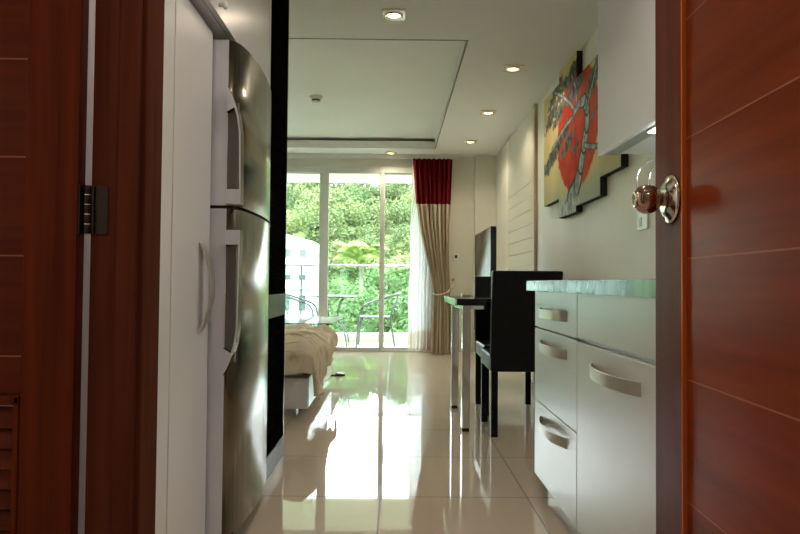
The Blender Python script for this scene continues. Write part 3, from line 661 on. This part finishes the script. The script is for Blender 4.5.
# ------------------------------------------------------------------ bed and glass table
bd_ = thing('bed', 'low white bed base with a mattress, left of the bedroom floor', 'bed', (-1.5, 4.8, 0))
obj('bed_base', MB().box(-2.6, -.545, 4.07, 5.62, .068, .262), M['white'], bd_, bevel=.003)
obj('base_joint', MB().box(-.5455, -.5435, 4.10, 4.106, .072, .258), M['gap'], bd_)
for xx in (-2.5, -.72):
    for yy in (4.16, 5.42): obj('leg', MB().box(xx, xx + .09, yy, yy + .09, 0, .07), M['white'], bd_)
obj('mattress', MB().box(-2.58, -.57, 4.09, 5.60, .262, .415), M['sheet'], bd_, bevel=.04, seg=4)
BX, BY, BT = -.562, 4.075, .425
def blank(u, v):
    # u: from the head side to the foot, v: from the near side to the far side
    yv = -.15 + v * 1.66                        # negative = hanging down the near side
    am = .30 - .19 * min(1, max(0, (yv) / 1.4)) + .03 * math.sin(yv * 9)
    xu = -1.75 + u * (1.75 + am)                # positive = hanging over the foot
    wob = .5 + .5 * noise.noise((xu * 3, yv * 3, 1.7))
    w1 = 1 - 2 * abs(noise.noise((xu * 2.6 - yv * 2.2, yv * 1.7 + xu * .8, 5.0)))
    w2 = 1 - 2 * abs(noise.noise((xu * 6 + yv * 3.5, yv * 6.5 - xu * 2, 8.0)))
    nz_ = .030 * w1 ** 3 + .017 * w2 + noise.noise((xu * 15, yv * 13, 2.1)) * .009
    ridge = .022 * w1
    a, b = max(0, xu), max(0, -yv)
    if a == 0 and b == 0: return (BX + xu, BY + yv, BT + .022 + nz_ + ridge * .9)
    if a > 0 and b == 0:
        return (BX + .016 + .020 * wob + .05 * a + nz_ * .8 + min(a, .02), BY + yv, BT + .015 - a * .95 + ridge * .3)
    if b > 0 and a == 0:
        return (BX + xu, BY - .016 - .03 * wob - nz_ * .9 - min(b, .02), BT + .015 - b * (.9 + .25 * noise.noise((xu * 4, 0, 9))) + ridge * .3)
    h = math.hypot(a, b)
    return (BX + .016 + .02 * wob + .05 * a + .25 * min(a, b) + min(a, .02), BY - .016 - .03 * wob - .25 * min(a, b) - min(b, .02), BT + .015 - h * .95)
bl = obj('blanket', MB().grid(blank, 130, 120), M['blanket'], solid=.012); tag(bl, 'rumpled beige striped blanket hanging over the corner of the bed', 'blanket')
gt = thing('glass_table', 'clear glass low table between the bed and the balcony door', 'table', (-1.4, 7.0, 0))
obj('table_top', MB().box(-2.2, -.62, 6.42, 7.70, .448, .460), M['ttop'], gt)
obj('front_edge', MB().box(-2.2, -.62, 6.414, 6.42, .448, .460), M['glassedge'], gt)
for xx in (-2.15, -.78): obj('glass_side', MB().box(xx, xx + .012, 6.5, 7.62, 0, .448), M['tglass'], gt)
sl = thing('slipper', 'small dark slipper lying on the tiles beyond the blanket', 'slipper', (-.51, 6.0, 0))
obj('sole', MB().prism([(-.60 + .02 * math.cos(a * PI / 10) + .0, 5.98 + .02 * math.sin(a * PI / 10)) for a in range(5, 16)] + [(-.50 + .042 * math.cos(a * PI / 10), 6.01 + .042 * math.sin(a * PI / 10)) for a in range(-5, 6)], 0, .012, 'z'), M['rubber'], sl)
obj('upper', MB().grid(lambda u, v: (-.545 + .085 * u, 6.0 + .014 * u + .042 * math.cos(PI * v), .010 + (.020 - .010 * u) * math.sin(PI * v)), 8, 12), M['darkplastic'], sl, solid=.004)

# ------------------------------------------------------------------ curtains and wall bits
cu = thing('curtain', 'tied-back beige curtain with a deep red top beside the glass door', 'curtain', (.5, 8.0, 0))
kz = [(2.425, .213, .715), (1.872, .255, .695), (1.55, .305, .685), (1.284, .36, .68), (1.0, .43, .685), (.80, .478, .69), (.74, .487, .69), (.66, .482, .695), (.413, .467, .712), (.01, .455, .720)]
def edge(z):
    for (za, la, ra), (zb, lb2, rb) in zip(kz, kz[1:]):
        if z >= zb:
            t = (z - za) / (zb - za); return la + (lb2 - la) * t, ra + (rb - ra) * t
    return kz[-1][1:]
def curtain_pt(u, z):
    l, r = edge(z); yc = 7.815 + .15 * (z / 2.425)
    amp = .036 if z > 1 else .030
    return ((l + (r - l) * u) * .982 + .006 * math.sin(17 * u + z), yc - amp * math.sin(2 * PI * 8 * u + .6 * math.sin(z * 2)) - .012 * math.sin(2 * PI * 19 * u + 1), z)
obj('red_band', MB().grid(lambda u, v: curtain_pt(u, 2.425 - v * .57), 140, 16), M['red'], cu, solid=.004)['label'] = 'deep red top band'
obj('beige_cloth', MB().grid(lambda u, v: curtain_pt(u, 1.854 - v * 1.844), 140, 50), M['beige'], cu, solid=.004)['label'] = 'beige cloth with brown streaks'
obj('tieback', MB().tube([(.458, 7.795, .735), (.49, 7.755, .728), (.57, 7.75, .735), (.65, 7.765, .765), (.705, 7.83, .83), (.738, 7.95, .90), (.74, 8.065, .915)], .013, 10), M['beige'], cu)
ck = thing('tieback_hook', 'dark curtain hook on the back wall right of the curtain', 'hook', (.74, 8.10, .92))
obj('hook', MB().lathe([(.016, 0), (.016, -.008), (.007, -.012), (.007, -.045), (.015, -.05), (.015, -.058), (.004, -.06)], (.74, 8.10, .915), 'y', 16), M['bronze'], ck)
def sheer(u, v):
    z = 2.455 - v * 2.42
    l = .160 + .020 * z + .006 * math.sin(z * 7)
    r = .55
    return (l + (r - l) * u, 8.035 - .020 * math.sin(2 * PI * 9 * u + .5 * math.sin(z * 1.7)) - .006 * math.sin(2 * PI * 23 * u), z)
sh = obj('sheer_curtain', MB().grid(sheer, 150, 40), M['sheer'], solid=0); tag(sh, 'white sheer curtain hanging at the right end of the glass door', 'curtain')
ct_ = obj('curtain_track', MB().box(-2.9, .78, 7.958, 7.974, 2.425, CZ).box(-2.9, .78, 8.028, 8.042, 2.456, CZ), M['alu']); tag(ct_, 'slim double curtain track on the ceiling above the glass door', 'curtain track')
ls = thing('light_switch', 'white light switch with a dark key on the back wall right of the curtain', 'switch', (.772, 8.10, 1.2))
obj('switch_plate', MB().box(.728, .816, 8.091, 8.10, 1.165, 1.253), M['plastic'], ls, bevel=.003)
obj('switch_key', MB().box(.755, .789, 8.087, 8.092, 1.192, 1.228), M['darkplastic'], ls, bevel=.002)

# ------------------------------------------------------------------ ceiling fixtures and light
def downlight_at(x, y, label, first=[None]):
    if first[0] is None:
        t = thing('ceiling_downlight', label, 'ceiling light', (x, y, CZ), 'recessed ceiling downlights')
        obj('glass_plate', MB().box(x - .070, x + .070, y - .070, y + .070, CZ - .010, CZ - .002), M['lampglass'], t, bevel=.002)
        obj('trim_ring', MB().lathe([(.039, -.002), (.052, -.002), (.052, -.014), (.047, -.018), (.039, -.014), (.039, -.002)], (x, y, CZ), n=40), M['chrome'], t)
        obj('lamp_bulb', MB().lathe([(.0, -.010), (.037, -.010), (.037, -.0125), (.03, -.015), (.0, -.016)], (x, y, CZ), n=32), M['lamp'], t)
        first[0] = t; return t
    return dup(first[0], (x, y, CZ), label)
def spot(t, e, col=(1, .84, .62), size=150, blend=.6):
    l = bpy.data.lights.new('bulb', 'SPOT'); l.energy = e; l.color = col; l.spot_size = math.radians(size); l.spot_blend = blend; l.shadow_soft_size = .04
    o = bpy.data.objects.new('bulb', l); C.objects.link(o); o.parent = t; o.location = (0, 0, -.022)
E_DL = 4.5
dls = [(-.02, 3.79, 'square-plated downlight in the front ceiling strip, before the recess'), (.865, 4.72, 'nearest downlight in the ceiling strip along the right wall'), (.86, 5.95, 'middle downlight in the ceiling strip along the right wall'),
       (.84, 7.19, 'farthest downlight in the ceiling strip along the right wall'), (-.06, 7.86, 'downlight above the balcony door by the curtain top')]
for x, y, lab in dls: spot(downlight_at(x, y, lab), E_DL)
for x, y, e, lab in [(.28, 1.6, 8, 'added fill downlight over the passage between fridge and kitchen counter'), (-.06, .62, 5, 'added fill downlight just inside the entrance'), (0, -.9, 5, 'added fill downlight in the corridor outside the entrance'), (-1.45, 1.50, 42, 'added fill downlight in the bathroom behind the louvred door')]:  # unseen fill lamps added to brighten passage, entry, corridor and bathroom
    spot(downlight_at(x, y, lab), e, (1, .90, .78))
sd = thing('smoke_detector', 'round white smoke detector on the recessed ceiling', 'smoke detector', (-.752, 5.943, CZ + .125))
obj('detector_base', MB().lathe([(.001, 0), (.058, 0), (.058, -.018), (.052, -.024), (.001, -.024)], (-.752, 5.943, CZ + .125), n=32), M['plastic'], sd)
obj('sensor_head', MB().lathe([(.001, -.024), (.040, -.024), (.034, -.052), (.028, -.058), (.001, -.058)], (-.752, 5.943, CZ + .125), n=32), M['plastic'], sd)
obj('sensor_vent', MB().lathe([(.036, -.034), (.0415, -.034), (.039, -.044), (.035, -.044), (.036, -.034)], (-.752, 5.943, CZ + .125), n=32), M['darkplastic'], sd)
ltu = bpy.data.lights.new('tube glow', 'AREA'); ltu.energy = 1.2; ltu.shape = 'RECTANGLE'; ltu.size = .04; ltu.size_y = .5; ltu.color = (.95, 1, .97)
lo = bpy.data.objects.new('tube glow', ltu); C.objects.link(lo); lo.parent = ul; lo.location = (-.13, 0, -.014)

sun = bpy.data.lights.new('sun', 'SUN'); sun.energy = 3.2; sun.angle = math.radians(.6); sun.color = (1, .95, .84)
so_ = bpy.data.objects.new('sun', sun); C.objects.link(so_); so_.rotation_euler = Vector((.35, .55, -.85)).to_track_quat('-Z', 'Y').to_euler()
w = bpy.data.worlds.new('sky'); scene.world = w; w.use_nodes = True
bg = w.node_tree.nodes['Background']; bg.inputs[0].default_value = (.90, .96, 1.0, 1); bg.inputs[1].default_value = 6.5

# ------------------------------------------------------------------ camera
cam = bpy.data.cameras.new('camera'); cam.sensor_width = 36; cam.lens = 640 / 800 * 36; cam.clip_start = .02; cam.clip_end = 500
co_ = bpy.data.objects.new('camera', cam); C.objects.link(co_); scene.camera = co_
yaw, pit, rol = math.atan(5 / 640), math.atan(16 / 640), math.radians(.5)
f = Vector((math.sin(yaw) * math.cos(pit), math.cos(yaw) * math.cos(pit), math.sin(pit)))
r0 = f.cross(Vector((0, 0, 1))).normalized(); u0 = r0.cross(f)
u = u0 * math.cos(rol) - r0 * math.sin(rol); r = r0 * math.cos(rol) + u0 * math.sin(rol)
mw = Matrix((r, u, -f)).transposed().to_4x4(); mw.translation = (0, 0, .87); co_.matrix_world = mw

scene.view_settings.view_transform = 'Standard'; scene.view_settings.look = 'None'; scene.view_settings.gamma = 1; scene.view_settings.use_curve_mapping = False
scene.view_settings.exposure = 1.5
cy = scene.cycles
cy.use_denoising = True; cy.max_bounces = 10; cy.diffuse_bounces = 6; cy.glossy_bounces = 5; cy.transmission_bounces = 6; cy.transparent_max_bounces = 16
cy.caustics_refractive = False; cy.blur_glossy = .5; cy.sample_clamp_indirect = 6
